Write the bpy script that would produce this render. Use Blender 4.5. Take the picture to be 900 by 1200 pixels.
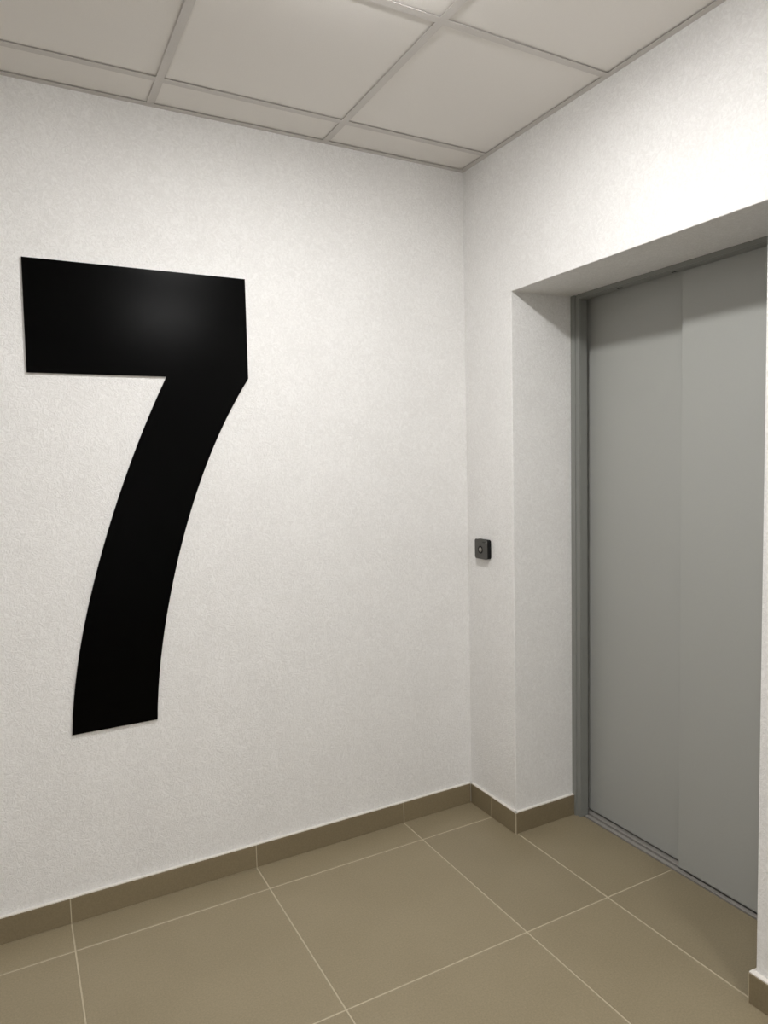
import bpy, bmesh, math
from mathutils import Vector, Matrix

S = bpy.context.scene
for o in list(bpy.data.objects):
    bpy.data.objects.remove(o, do_unlink=True)
COL = S.collection

# ------------------------------------------------------------------ camera
CAM = dict(x=-1.6585, y=-2.3626, z=1.4392, yaw=0.4927, pitch=-0.0708, roll=-0.0229, f=818.05)
fw = Vector((math.sin(CAM['yaw'])*math.cos(CAM['pitch']), math.cos(CAM['yaw'])*math.cos(CAM['pitch']), math.sin(CAM['pitch'])))
r0 = fw.cross(Vector((0, 0, 1))).normalized()
u0 = r0.cross(fw)
c_, s_ = math.cos(CAM['roll']), math.sin(CAM['roll'])
rt = c_*r0 + s_*u0
up = -s_*r0 + c_*u0
cd = bpy.data.cameras.new('camera')
cd.sensor_fit = 'VERTICAL'
cd.sensor_height = 36.0
cd.lens = 36.0*CAM['f']/1200.0
cd.clip_start = 0.02
cam = bpy.data.objects.new('camera', cd)
COL.objects.link(cam)
m3 = Matrix((rt, up, -fw)).transposed()
cam.matrix_world = Matrix.Translation((CAM['x'], CAM['y'], CAM['z'])) @ m3.to_4x4()
S.camera = cam

# ------------------------------------------------------------------ world, exposure (the lamps are built further down)
w = bpy.data.worlds.new('world')
S.world = w
w.use_nodes = True
w.node_tree.nodes['Background'].inputs['Color'].default_value = (0.5, 0.5, 0.5, 1)
w.node_tree.nodes['Background'].inputs['Strength'].default_value = 0.0
S.view_settings.view_transform = 'Standard'
S.view_settings.look = 'None'
S.view_settings.gamma = 1.0
S.view_settings.use_curve_mapping = False
S.view_settings.exposure = 0.06
LAMP_NEAR = 318.0       # radiance of the opal diffuser over the corner
LAMP_FAR = 40.0        # the next lamp behind the viewer, and the added fill lamp left of it

# ------------------------------------------------------------------ room dimensions (metres)
H = 2.5808              # underside of the ceiling grid
Y1, Y2, ZT, D = -0.2961, -1.2781, 2.0534, 0.2869   # lift opening
XL, YF = -3.0, -4.3     # far walls behind / left of the viewer
HB = 0.0831             # skirting height
T = 0.012               # skirting thickness

# ------------------------------------------------------------------ helpers
def link(name, me, mat=None, parent=None):
    o = bpy.data.objects.new(name, me)
    COL.objects.link(o)
    if mat is not None and not me.materials:
        me.materials.append(mat)
    if parent is not None:
        o.parent = parent
    return o

def mesh_from(bm, name):
    bmesh.ops.recalc_face_normals(bm, faces=bm.faces)
    me = bpy.data.meshes.new(name)
    bm.to_mesh(me)
    bm.free()
    return me

def box_bm(bm, x0, x1, y0, y1, z0, z1):
    v = [bm.verts.new(p) for p in ((x0, y0, z0), (x1, y0, z0), (x1, y1, z0), (x0, y1, z0),
                                   (x0, y0, z1), (x1, y0, z1), (x1, y1, z1), (x0, y1, z1))]
    for f in ((0, 3, 2, 1), (4, 5, 6, 7), (0, 1, 5, 4), (1, 2, 6, 5), (2, 3, 7, 6), (3, 0, 4, 7)):
        bm.faces.new([v[i] for i in f])

def bevel_bm(bm, w, seg=1, ang=0.5):
    bm.normal_update()
    es = [e for e in bm.edges if len(e.link_faces) == 2 and e.calc_face_angle(0) > ang]
    bmesh.ops.bevel(bm, geom=es, offset=w, segments=seg, affect='EDGES', profile=0.5)

def box(name, b, mat, parent=None, bev=0.0, seg=1):
    bm = bmesh.new()
    box_bm(bm, *b)
    bmesh.ops.recalc_face_normals(bm, faces=bm.faces)
    if bev:
        bevel_bm(bm, bev, seg)
    return link(name, mesh_from(bm, name), mat, parent)

def prism(name, pts, axis, a0, a1, mat, parent=None, bev=0.0, seg=1):
    """extrude a polygon (2-D points in the two other axes, cyclic order) along axis from a0 to a1"""
    def P(p, a):
        if axis == 0: return (a, p[0], p[1])
        if axis == 1: return (p[0], a, p[1])
        return (p[0], p[1], a)
    bm = bmesh.new()
    A = [bm.verts.new(P(p, a0)) for p in pts]
    B = [bm.verts.new(P(p, a1)) for p in pts]
    bm.faces.new(A)
    bm.faces.new(list(reversed(B)))
    n = len(pts)
    for i in range(n):
        bm.faces.new((A[i], B[i], B[(i+1) % n], A[(i+1) % n]))
    bmesh.ops.recalc_face_normals(bm, faces=bm.faces)
    if bev:
        bevel_bm(bm, bev, seg)
    return link(name, mesh_from(bm, name), mat, parent)

def lathe(name, prof, mat, parent=None, axis='Z', n=48, loc=(0, 0, 0)):
    bm = bmesh.new()
    rings = []
    for r, h in prof:
        ring = []
        if r < 1e-6:
            q = (0, 0, h) if axis == 'Z' else (h, 0, 0)
            ring = [bm.verts.new(q)]
        else:
            for i in range(n):
                a = 2*math.pi*i/n
                q = (r*math.cos(a), r*math.sin(a), h) if axis == 'Z' else (h, r*math.cos(a), r*math.sin(a))
                ring.append(bm.verts.new(q))
        rings.append(ring)
    for A, B in zip(rings, rings[1:]):
        for i in range(n):
            j = (i+1) % n
            if len(A) == 1 and len(B) > 1: bm.faces.new((A[0], B[i], B[j]))
            elif len(B) == 1 and len(A) > 1: bm.faces.new((A[i], A[j], B[0]))
            elif len(A) > 1: bm.faces.new((A[i], A[j], B[j], B[i]))
    me = mesh_from(bm, name)
    for p in me.polygons: p.use_smooth = True
    o = link(name, me, mat, parent)
    o.location = loc
    return o

def tag(o, label=None, cat=None, group=None, kind=None):
    if label: o['label'] = label
    if cat: o['category'] = cat
    if group: o['group'] = group
    if kind: o['kind'] = kind
    return o

def empty(name, loc=(0, 0, 0)):
    o = bpy.data.objects.new(name, None)
    o.empty_display_size = 0.1
    COL.objects.link(o)
    o.location = loc
    return o

# ------------------------------------------------------------------ materials
def new_mat(name):
    m = bpy.data.materials.new(name)
    m.use_nodes = True
    nt = m.node_tree
    return m, nt, nt.nodes['Principled BSDF']

def node(nt, t, **kw):
    n = nt.nodes.new(t)
    for k, v in kw.items():
        if k in n.inputs: n.inputs[k].default_value = v
        else: setattr(n, k, v)
    return n

def coords(nt, scale=(1, 1, 1)):
    tc = node(nt, 'ShaderNodeTexCoord')
    mp = node(nt, 'ShaderNodeMapping')
    mp.inputs['Scale'].default_value = scale
    nt.links.new(tc.outputs['Object'], mp.inputs['Vector'])
    return mp.outputs['Vector']

def ramp(nt, src, c0, c1, p0=0.3, p1=0.7):
    r = node(nt, 'ShaderNodeValToRGB')
    r.color_ramp.elements[0].position = p0
    r.color_ramp.elements[1].position = p1
    r.color_ramp.elements[0].color = (*c0, 1)
    r.color_ramp.elements[1].color = (*c1, 1)
    nt.links.new(src, r.inputs['Fac'])
    return r.outputs['Color']

def bump(nt, b, src, strength, dist):
    n = node(nt, 'ShaderNodeBump', Strength=strength, Distance=dist)
    nt.links.new(src, n.inputs['Height'])
    nt.links.new(n.outputs['Normal'], b.inputs['Normal'])
    return n

def mat_wallpaper(name='pearl_wallpaper', k=1.0):
    m, nt, b = new_mat(name)
    v = coords(nt)
    n1 = node(nt, 'ShaderNodeTexNoise', Scale=52.0, Detail=5.0, Roughness=0.66, Distortion=2.4)     # crumpled relief
    n2 = node(nt, 'ShaderNodeTexNoise', Scale=5.0, Detail=3.0, Roughness=0.6)                      # broad unevenness
    n3 = node(nt, 'ShaderNodeTexNoise', Scale=230.0, Detail=2.0, Roughness=0.6, Distortion=1.0)    # fine grain
    for n in (n1, n2, n3): nt.links.new(v, n.inputs['Vector'])
    a1 = node(nt, 'ShaderNodeMath', operation='MULTIPLY_ADD')
    a1.inputs[1].default_value = 0.25
    nt.links.new(n2.outputs['Fac'], a1.inputs[0]); nt.links.new(n1.outputs['Fac'], a1.inputs[2])
    c = ramp(nt, a1.outputs[0], (0.755*k, 0.745*k, 0.730*k), (0.84*k, 0.833*k, 0.82*k), 0.52, 0.76)
    nt.links.new(c, b.inputs['Base Color'])
    ad = node(nt, 'ShaderNodeMath', operation='MULTIPLY_ADD')
    ad.inputs[1].default_value = 0.3
    nt.links.new(n3.outputs['Fac'], ad.inputs[0]); nt.links.new(n1.outputs['Fac'], ad.inputs[2])
    bump(nt, b, ad.outputs[0], 0.75, 0.0045)
    b.inputs['Roughness'].default_value = 0.55
    b.inputs['Specular IOR Level'].default_value = 0.35
    return m

def mat_tile(name, c0, c1, rough):
    m, nt, b = new_mat(name)
    v = coords(nt)
    n1 = node(nt, 'ShaderNodeTexNoise', Scale=190.0, Detail=4.0, Roughness=0.75)
    n2 = node(nt, 'ShaderNodeTexNoise', Scale=4.0, Detail=3.0, Roughness=0.5)
    nt.links.new(v, n1.inputs['Vector']); nt.links.new(v, n2.inputs['Vector'])
    a = node(nt, 'ShaderNodeMath', operation='MULTIPLY_ADD')
    a.inputs[1].default_value = 0.3
    nt.links.new(n2.outputs['Fac'], a.inputs[0]); nt.links.new(n1.outputs['Fac'], a.inputs[2])
    c = ramp(nt, a.outputs[0], c0, c1, 0.50, 0.80)
    oi = node(nt, 'ShaderNodeObjectInfo')
    hv = node(nt, 'ShaderNodeHueSaturation')
    mr = node(nt, 'ShaderNodeMapRange')
    mr.inputs['To Min'].default_value = 0.95; mr.inputs['To Max'].default_value = 1.05
    nt.links.new(oi.outputs['Random'], mr.inputs['Value']); nt.links.new(mr.outputs['Result'], hv.inputs['Value'])
    nt.links.new(c, hv.inputs['Color']); nt.links.new(hv.outputs['Color'], b.inputs['Base Color'])
    bump(nt, b, n1.outputs['Fac'], 0.12, 0.0008)
    b.inputs['Roughness'].default_value = rough
    b.inputs['Specular IOR Level'].default_value = 0.4
    return m

def mat_plain(name, col, rough=0.5, metal=0.0, spec=0.5, grain=0.0, gscale=300.0, var=0.06):
    m, nt, b = new_mat(name)
    v = coords(nt)
    n1 = node(nt, 'ShaderNodeTexNoise', Scale=gscale, Detail=3.0, Roughness=0.6)
    nt.links.new(v, n1.inputs['Vector'])
    c = ramp(nt, n1.outputs['Fac'], tuple(x*(1-var) for x in col), tuple(min(1, x*(1+var)) for x in col))
    nt.links.new(c, b.inputs['Base Color'])
    if grain: bump(nt, b, n1.outputs['Fac'], grain, 0.001)
    b.inputs['Roughness'].default_value = rough
    b.inputs['Metallic'].default_value = metal
    b.inputs['Specular IOR Level'].default_value = spec
    return m

def mat_black_brushed():
    m, nt, b = new_mat('brushed_black')
    v = coords(nt, (2.0, 1, 160.0))
    n1 = node(nt, 'ShaderNodeTexNoise', Scale=1.0, Detail=3.0, Roughness=0.6)
    nt.links.new(v, n1.inputs['Vector'])
    c = ramp(nt, n1.outputs['Fac'], (0.0004, 0.0004, 0.0004), (0.0008, 0.0008, 0.0009))
    nt.links.new(c, b.inputs['Base Color'])
    rr = node(nt, 'ShaderNodeMapRange')
    rr.inputs['To Min'].default_value = 0.19; rr.inputs['To Max'].default_value = 0.23
    nt.links.new(n1.outputs['Fac'], rr.inputs['Value']); nt.links.new(rr.outputs['Result'], b.inputs['Roughness'])
    bump(nt, b, n1.outputs['Fac'], 0.02, 0.0006)
    b.inputs['Specular IOR Level'].default_value = 0.055
    return m

def mat_emit(name, col, strength):
    m, nt, b = new_mat(name)
    b.inputs['Base Color'].default_value = (0.9, 0.9, 0.9, 1)
    b.inputs['Emission Color'].default_value = (*col, 1)
    b.inputs['Emission Strength'].default_value = strength
    return m

M_WALL = mat_wallpaper()
M_REVEAL = M_WALL
M_FLOOR = mat_tile('taupe_porcelain', (0.228, 0.188, 0.117), (0.284, 0.238, 0.155), 0.42)
M_SKIRT = mat_tile('brown_porcelain', (0.185, 0.148, 0.088), (0.22, 0.178, 0.108), 0.45)
M_GROUT = mat_plain('beige_grout', (0.46, 0.40, 0.29), 0.9, grain=0.2)
M_CAULK = mat_plain('white_caulk', (0.72, 0.69, 0.64), 0.6)
M_PANEL = mat_plain('ceiling_board', (0.80, 0.775, 0.745), 0.85, spec=0.2, grain=0.25, gscale=500.0, var=0.04)
M_RAIL = mat_plain('painted_grid_steel', (0.60, 0.575, 0.55), 0.45, var=0.02)
M_VOID = mat_plain('dark_plenum', (0.05, 0.05, 0.05), 0.9)
M_GREY = mat_plain('grey_lift_paint', (0.355, 0.36, 0.34), 0.48, spec=0.4, grain=0.06, gscale=600.0, var=0.03)
M_FRAME = mat_plain('grey_frame_paint', (0.215, 0.22, 0.205), 0.42, spec=0.45, var=0.03)
M_SILL = mat_plain('aluminium_sill', (0.36, 0.34, 0.315), 0.42, metal=0.25, var=0.08, gscale=120.0)
M_DARK = mat_plain('black_gap', (0.004, 0.004, 0.004), 0.8)
M_BLACK7 = mat_black_brushed()
M_CORE = mat_plain('grey_sheet_core', (0.58, 0.58, 0.59), 0.6)
M_RFACE = mat_plain('reader_grey', (0.055, 0.053, 0.047), 0.4, var=0.05)
M_RBODY = mat_plain('reader_black', (0.004, 0.004, 0.004), 0.6, spec=0.2)
M_RBTN = mat_plain('reader_button', (0.22, 0.20, 0.175), 0.4)
M_WHITE = mat_plain('white_lamp_housing', (0.8, 0.8, 0.78), 0.4, var=0.02)

# ------------------------------------------------------------------ floor: grout bed with single tiles
TS, FY0, FX3, FX4 = 0.6093, -0.1529, -0.3369, 0.001
SILL_X = 0.3195
floor = prism('floor', [(XL-0.2, YF-0.2), (0.0, YF-0.2), (0.0, Y2-0.0), (SILL_X-0.009, Y2), (SILL_X-0.009, Y1), (0.0, Y1), (0.0, 0.2), (XL-0.2, 0.2)],
              2, -0.12, -0.0012, M_GROUT)
tag(floor, 'beige grout bed carrying the large taupe floor tiles', 'floor', kind='structure')
xs = [FX3]
while xs[-1] > XL: xs.append(xs[-1]-TS)
xs = [FX4] + xs
xs[-1] = XL
ys = [0.0, FY0]
while ys[-1] > YF: ys.append(ys[-1]-TS)
ys[-1] = YF
G = 0.0021
cells = []
for xa, xb in zip(xs, xs[1:]):
    for ya, yb in zip(ys, ys[1:]):
        cells.append([xb, min(xa, 0.0), yb, ya])
for ya, yb in zip(ys, ys[1:]):
    a, b_ = min(ya, Y1), max(yb, Y2)
    if a - b_ > 0.02:
        cells.append([FX4, SILL_X-0.009, b_, a])
for x0, x1, y0, y1 in cells:
    g1 = 0.0 if x1 >= 0.3 else G
    if x1 - x0 < 0.02 or y1 - y0 < 0.02: continue
    box('floor_tile', (x0+G-(x0+x1)/2, x1-g1-(x0+x1)/2, y0+G-(y0+y1)/2, y1-G-(y0+y1)/2, -0.009, 0.0), M_FLOOR, floor, 0.0012).location = ((x0+x1)/2, (y0+y1)/2, 0)

# ------------------------------------------------------------------ walls
WT = H + 0.16
def wall(name, label, pts, axis, a0, a1, bev=0.0):
    o = prism(name, pts, axis, a0, a1, M_WALL, None, bev, 2)
    return tag(o, label, 'wall', kind='structure')
wall_back = wall('wall_back', 'pale textured wallpapered wall behind the large black numeral', [(XL-0.2, 0), (0.0, 0), (0.0, WT), (XL-0.2, WT)], 1, 0.0, 0.2)
wall_right = wall('wall_right', 'pale textured wallpapered wall with the recessed lift opening',
                  [(YF-0.2, -0.12), (YF-0.2, WT), (0.2, WT), (0.2, -0.12), (Y1, -0.12), (Y1, ZT), (Y2, ZT), (Y2, -0.12)], 0, 0.0, 0.45, 0.0025)
for v_ in wall_right.data.vertices:
    if abs(v_.co.z-ZT) < 0.004 and v_.co.x > 0.4: v_.co.z += 0.011
wall_left = wall('wall_left', 'pale wallpapered wall at the far left end of the lobby, out of view', [(YF-0.2, 0), (0.0, 0), (0.0, WT), (YF-0.2, WT)], 0, XL-0.2, XL)
wall_front = wall('wall_front', 'pale wallpapered wall behind the viewer, out of view', [(XL, 0), (0.0, 0), (0.0, WT), (XL, WT)], 1, YF-0.2, YF)
shaft = box('wall_shaft', (0.452, 0.50, Y2-0.15, Y1+0.15, -0.12, 2.3), M_DARK)
tag(shaft, 'dark lift shaft wall hidden behind the grey lift doors', 'wall', kind='structure')

# ------------------------------------------------------------------ skirting tiles
def skirt(name, label): 
    o = empty(name)
    return tag(o, label, 'skirting', kind='structure')
J = 0.0016
def skirt_x(par, x0, x1, yw, sgn, joints, t=T, ends=(0, 0)):
    """run along x on a wall face y=yw; sgn=-1 when the tile stands out towards -y"""
    ya, yb = sorted((yw, yw+sgn*t))
    box('grout_bed', (x0+(0.003 if ends[0] > 1 else 0), x1, min(yw, yw+sgn*(t-0.0012)), max(yw, yw+sgn*(t-0.0012)), 0.0, HB-0.001), M_GROUT, par)
    cuts = [x0] + sorted(j for j in joints if x0+0.01 < j < x1-0.01) + [x1]
    for i, (a, b) in enumerate(zip(cuts, cuts[1:])):
        a2 = a + (J if i else J*ends[0]); b2 = b - (J if i < len(cuts)-2 else J*ends[1])
        cx = (a2+b2)/2
        box('skirting_tile', (a2-cx, b2-cx, ya, yb, 0.0012, HB), M_SKIRT, par, 0.0008).location = (cx, 0, 0)
    box('caulk_bead', (x0, x1, min(yw, yw+sgn*t*0.85), max(yw, yw+sgn*t*0.85), HB, HB+0.003), M_CAULK, par)
def skirt_y(par, y0, y1, xw, sgn, joints, t=T, ends=(0, 0)):
    xa, xb = sorted((xw, xw+sgn*t))
    g = sorted((xw, xw+sgn*(t-0.0012)))
    box('grout_bed', (g[0], g[1], y0+(0.003 if ends[0] > 1 else 0), y1, 0.0, HB-0.001), M_GROUT, par)
    cuts = [y0] + sorted(j for j in joints if y0+0.01 < j < y1-0.01) + [y1]
    for i, (a, b) in enumerate(zip(cuts, cuts[1:])):
        a2 = a + (J if i else J*ends[0]); b2 = b - (J if i < len(cuts)-2 else J*ends[1])
        cy = (a2+b2)/2
        box('skirting_tile', (xa, xb, a2-cy, b2-cy, 0.0012, HB), M_SKIRT, par, 0.0008).location = (0, cy, 0)
    c = sorted((xw, xw+sgn*t*0.85))
    box('caulk_bead', (c[0], c[1], y0, y1, HB, HB+0.003), M_CAULK, par)
sk_b = skirt('baseboard_back', 'brown porcelain skirting tiles under the wall with the numeral')
skirt_x(sk_b, XL, -T, 0.0, -1, xs, ends=(0, 1))
sk_r = skirt('baseboard_right', 'brown porcelain skirting tiles turning into the lift recess')
skirt_y(sk_r, Y1-T, -T, 0.0, -1, ys, ends=(1.9, 1))
skirt_x(sk_r, -T, D, Y1, -1, [], ends=(1.9, 0))
box('grout_joint', (-T+0.0003, -T+0.0035, Y1-T+0.0003, Y1-T+0.0035, 0.0, HB), M_GROUT, sk_r)
skirt_x(sk_r, -0.0005, D, Y2, 1, [], t=0.009, ends=(1, 0))
skirt_y(sk_r, YF, Y2+0.009, 0.0, -1, [Y2-0.36-TS*k for k in range(6)], t=0.018, ends=(0, 1))
sk_l = skirt('baseboard_left', 'brown porcelain skirting tiles at the far left end, out of view')
skirt_y(sk_l, YF+T, -T, XL, 1, ys)
sk_f = skirt('baseboard_front', 'brown porcelain skirting tiles behind the viewer, out of view')
skirt_x(sk_f, XL+T, -0.02, YF, 1, xs)

# ------------------------------------------------------------------ suspended ceiling
CA, CX2, CG = 0.1707, -0.601, 0.6
ceiling = box('ceiling', (XL-0.2, 0.45, YF-0.2, 0.2, WT, WT+0.12), M_VOID)
tag(ceiling, 'suspended ceiling of square boards in a grey steel grid', 'ceiling', kind='structure')
ylines = [-CA-CG*k for k in range(8) if -CA-CG*k > YF+0.05]      # grid lines that run along x
xlines = [CX2-CG*k for k in range(6) if CX2-CG*k > XL+0.05]      # grid lines that run along y
FW = 0.012                                                       # half flange
def tee(name, along, c, a0, a1):
    """inverted-T rail: flange below, web above"""
    pts = [(-FW, 0), (FW, 0), (FW, 0.0011), (0.0012, 0.0011), (0.0012, 0.034), (-0.0012, 0.034), (-0.0012, 0.0011), (-FW, 0.0011)]
    pts = [(p[0]+c, p[1]+H) for p in pts]
    return prism(name, pts, 0 if along == 'x' else 1, a0, a1, M_RAIL, ceiling)
mains = ylines[1::2]
for y in mains: tee('main_runner', 'x', y, XL+0.02, -0.02)
edges = [0.0] + mains + [YF]
for x in xlines:
    for a, b in zip(edges, edges[1:]):
        tee('cross_tee', 'y', x, b+(0.02 if b == YF else FW), a-(0.02 if a == 0 else FW))
for y in ylines[0::2]:
    e = [0.0] + xlines + [XL]
    for a, b in zip(e, e[1:]):
        tee('short_tee', 'x', y, b+(0.02 if b == XL else FW), a-(0.02 if a == 0 else FW))
EW = 0.021
def angle(a, b, side):
    if side == 'back': box('edge_angle', (XL, 0.0, -EW, 0.0, H, H+0.0011), M_RAIL, ceiling)
    if side == 'right': box('edge_angle', (-EW, 0.0, YF, -EW, H, H+0.0011), M_RAIL, ceiling)
    if side == 'left': box('edge_angle', (XL, XL+EW, YF, -EW, H, H+0.0011), M_RAIL, ceiling)
    if side == 'front': box('edge_angle', (XL+EW, -EW, YF, YF+EW, H, H+0.0011), M_RAIL, ceiling)
for sd in ('back', 'right', 'left', 'front'): angle(0, 0, sd)
ex = [0.0] + xlines + [XL]
ey = [0.0] + ylines + [YF]
for xa, xb in zip(ex, ex[1:]):
    for ya, yb in zip(ey, ey[1:]):
        cx, cy = (xa+xb)/2, (ya+yb)/2
        hx, hy = (xa-xb)/2-0.004, (ya-yb)/2-0.004
        if hx < 0.02 or hy < 0.02: continue
        box('ceiling_board', (-hx, hx, -hy, hy, 0.0042, 0.018), M_PANEL, ceiling).location = (cx, cy, H)

# ------------------------------------------------------------------ lift door in the recess
door = empty('door_1', (D, (Y1+Y2)/2, 0))
tag(door, 'grey two-leaf sliding lift door in the recess, leaves closed', 'door', kind='structure')
def dpart(o):
    o.matrix_parent_inverse = Matrix.Translation(door.location).inverted()
    return o
ZH = 2.043
YJ = 0.039      # how far the jamb return stands inside the opening
def jamb(y0, s):
    pts = [(0.287, 0.0), (0.287, 0.0225), (0.2935, 0.0225), (0.2935, 0.0405), (0.298, 0.0405), (0.298, 0.0375),
           (0.3015, 0.0375), (0.3015, YJ), (0.335, YJ), (0.335, 0.0)]
    return dpart(prism('jamb', [(x, y0+s*y) for x, y in pts], 2, 0.0, ZT+0.0066, M_FRAME, door, 0.0007))
jamb(Y1, -1)
jamb(Y2, 1)
dpart(prism('header', [(0.287, ZT+0.0068), (0.287, ZH+0.003), (0.2905, ZH+0.003), (0.2905, ZH), (0.3265, ZH), (0.3265, ZT+0.0075)], 1, Y2+YJ, Y1-YJ, M_FRAME, door))
RX, LX = 0.3295, 0.3645
YP = -0.7711
pl = dpart(box('door_panel', (LX, LX+0.028, YP-0.06, Y1-0.004, 0.0075, 2.12), M_GREY, door, 0.0015, 2))
pl['label'] = 'left door leaf, set back behind the right leaf'
pr = dpart(box('door_panel', (RX, RX+0.029, Y2+0.004, YP, 0.0085, 2.12), M_GREY, door, 0.0015, 2))
pr['label'] = 'right door leaf, running in the front track'
# aluminium sill with two guide grooves
gz = -0.027
sill_pts = [(SILL_X, -0.03), (SILL_X, -0.0008), (0.3365, -0.0008), (0.3365, gz), (0.3475, gz), (0.3475, -0.0008), (0.3745, -0.0008), (0.3745, gz),
            (0.3825, gz), (0.3825, -0.0008), (0.43, -0.0008), (0.43, -0.03)]
dpart(prism('sill', sill_pts, 1, Y2, Y1, M_SILL, door, 0.0006))
# dark guide slots under the header
for yc in (-0.5236, -0.758):
    dpart(box('guide_slot', (0.305, 0.312, yc-0.011, yc+0.011, ZH-0.0006, ZH+0.001), M_DARK, door))

# ------------------------------------------------------------------ the big black numeral 7
def poly(c, z):
    r = 0.0
    for k in c: r = r*z + k
    return r
PR = (0.113228867, -0.466742771, 0.910123613, -0.64858646, -1.116087932)     # right edge of the stroke, x over height
PL = (0.063244465, -0.329175657, 0.794122139, -0.602016138, -1.385364652)    # left edge
ZB, ZI = 0.6070, 1.7335
N7 = 36
out7 = [(-1.5891, 2.0695), (-0.9115, 2.0725), (-0.9119, 1.7365)]
out7 += [(poly(PR, 1.7365+(ZB-1.7365)*k/N7), 1.7365+(ZB-1.7365)*k/N7) for k in range(1, N7+1)]
out7 += [(poly(PL, ZB+(ZI-ZB)*k/N7), ZB+(ZI-ZB)*k/N7) for k in range(0, N7+1)]
out7 += [(-1.5923, 1.7311)]
P7 = Vector((-1.25, 0.0, ZB))
seven = empty('wall_numeral', P7)
tag(seven, 'huge brushed black numeral 7 mounted flat on the pale wall', 'number sign')
for nm, ya, yb, mt in (('face_sheet', -0.008, -0.0055, M_BLACK7), ('sheet_core', -0.0055, 0.0, M_CORE)):
    o = prism(nm, [(x-P7.x, z-P7.z) for x, z in out7], 1, ya, yb, mt, seven)
    if nm == 'sheet_core': o['label'] = 'grey cut edge of the numeral sheet'

# ------------------------------------------------------------------ the access reader beside the lift
RY0, RY1, RZ0, RZ1, RP = -0.1590, -0.0765, 1.0480, 1.1265, 0.021
RC = Vector((0.0, (RY0+RY1)/2, (RZ0+RZ1)/2))
reader = empty('card_reader', RC)
tag(reader, 'small square dark grey access reader with round button on the wall beside the lift recess', 'reader')
def rrect(hw, hh, r, n=6):
    p = []
    for sx, sz, a0 in ((1, 1, 0), (-1, 1, 90), (-1, -1, 180), (1, -1, 270)):
        for k in range(n+1):
            a = math.radians(a0+90*k/n)
            p.append((sx*(hw-r)+r*math.cos(a), sz*(hh-r)+r*math.sin(a)))
    return p
hw, hh = (RY1-RY0)/2, (RZ1-RZ0)/2
prism('body', rrect(hw-0.001, hh-0.001, 0.009), 0, -RP+0.002, 0.0, M_RBODY, reader, 0.0008)
prism('face_plate', rrect(hw, hh, 0.009), 0, -RP, -RP+0.002, M_RFACE, reader, 0.0008, 2)
by, bz = -0.1145-RC.y, 1.0850-RC.z
ring = lathe('button_ring', [(0.0102, 0.0006), (0.0102, -0.0006), (0.0150, -0.0006), (0.0150, 0.0006), (0.0102, 0.0006)], M_RBODY, reader, 'X', 32, (-RP-0.0003, by, bz))
btn = lathe('button', [(0.0, -0.0012), (0.0092, -0.0010), (0.0102, 0.0006), (0.0, 0.0006)], M_RBTN, reader, 'X', 32, (-RP-0.0002, by, bz))
for k, dy in enumerate((0.0, -0.0065, -0.013)):
    box('indicator_mark', (-RP-0.0004, -RP+0.001, -0.1320+dy-0.0024-RC.y, -0.1320+dy+0.0024-RC.y, 1.1148-RC.z, 1.1172-RC.z), M_RBODY, reader)
box('indicator_light', (-RP-0.0004, -RP+0.001, -0.1535-RC.y, -0.1513-RC.y, 1.1125-RC.z, 1.1180-RC.z), M_WHITE, reader)

# ------------------------------------------------------------------ ceiling lamps (round, surface mounted)
def lamp(x, y, R, rad, label):
    e = empty('ceiling_light', (x, y, H))
    tag(e, label, 'ceiling light', 'round ceiling lights')
    lathe('housing', [(0.0, 0.0), (R+0.012, 0.0), (R+0.012, -0.028), (R+0.006, -0.0345), (R, -0.0345), (R, -0.030), (0.0, -0.030)], M_WHITE, e)
    lathe('diffuser', [(0.0, -0.033), (R-0.001, -0.033), (R-0.001, -0.042), (R-0.004, -0.0445), (R*0.6, -0.046), (0.0, -0.047)],
          mat_emit('opal_diffuser', (1.0, 0.99, 0.983), rad), e)
    return e
lamp(-0.90, -1.07, 0.085, LAMP_NEAR, 'round white ceiling light nearest the lift, just above the view')
lamp(-0.60, -2.85, 0.22, LAMP_FAR, 'round white ceiling light straight behind the viewer, out of view')
lamp(-2.40, -2.85, 0.22, LAMP_FAR, 'added fill light built as a round ceiling lamp, behind the viewer to the left, out of view')  # invented lamp, added to fill light on the right wall and recess
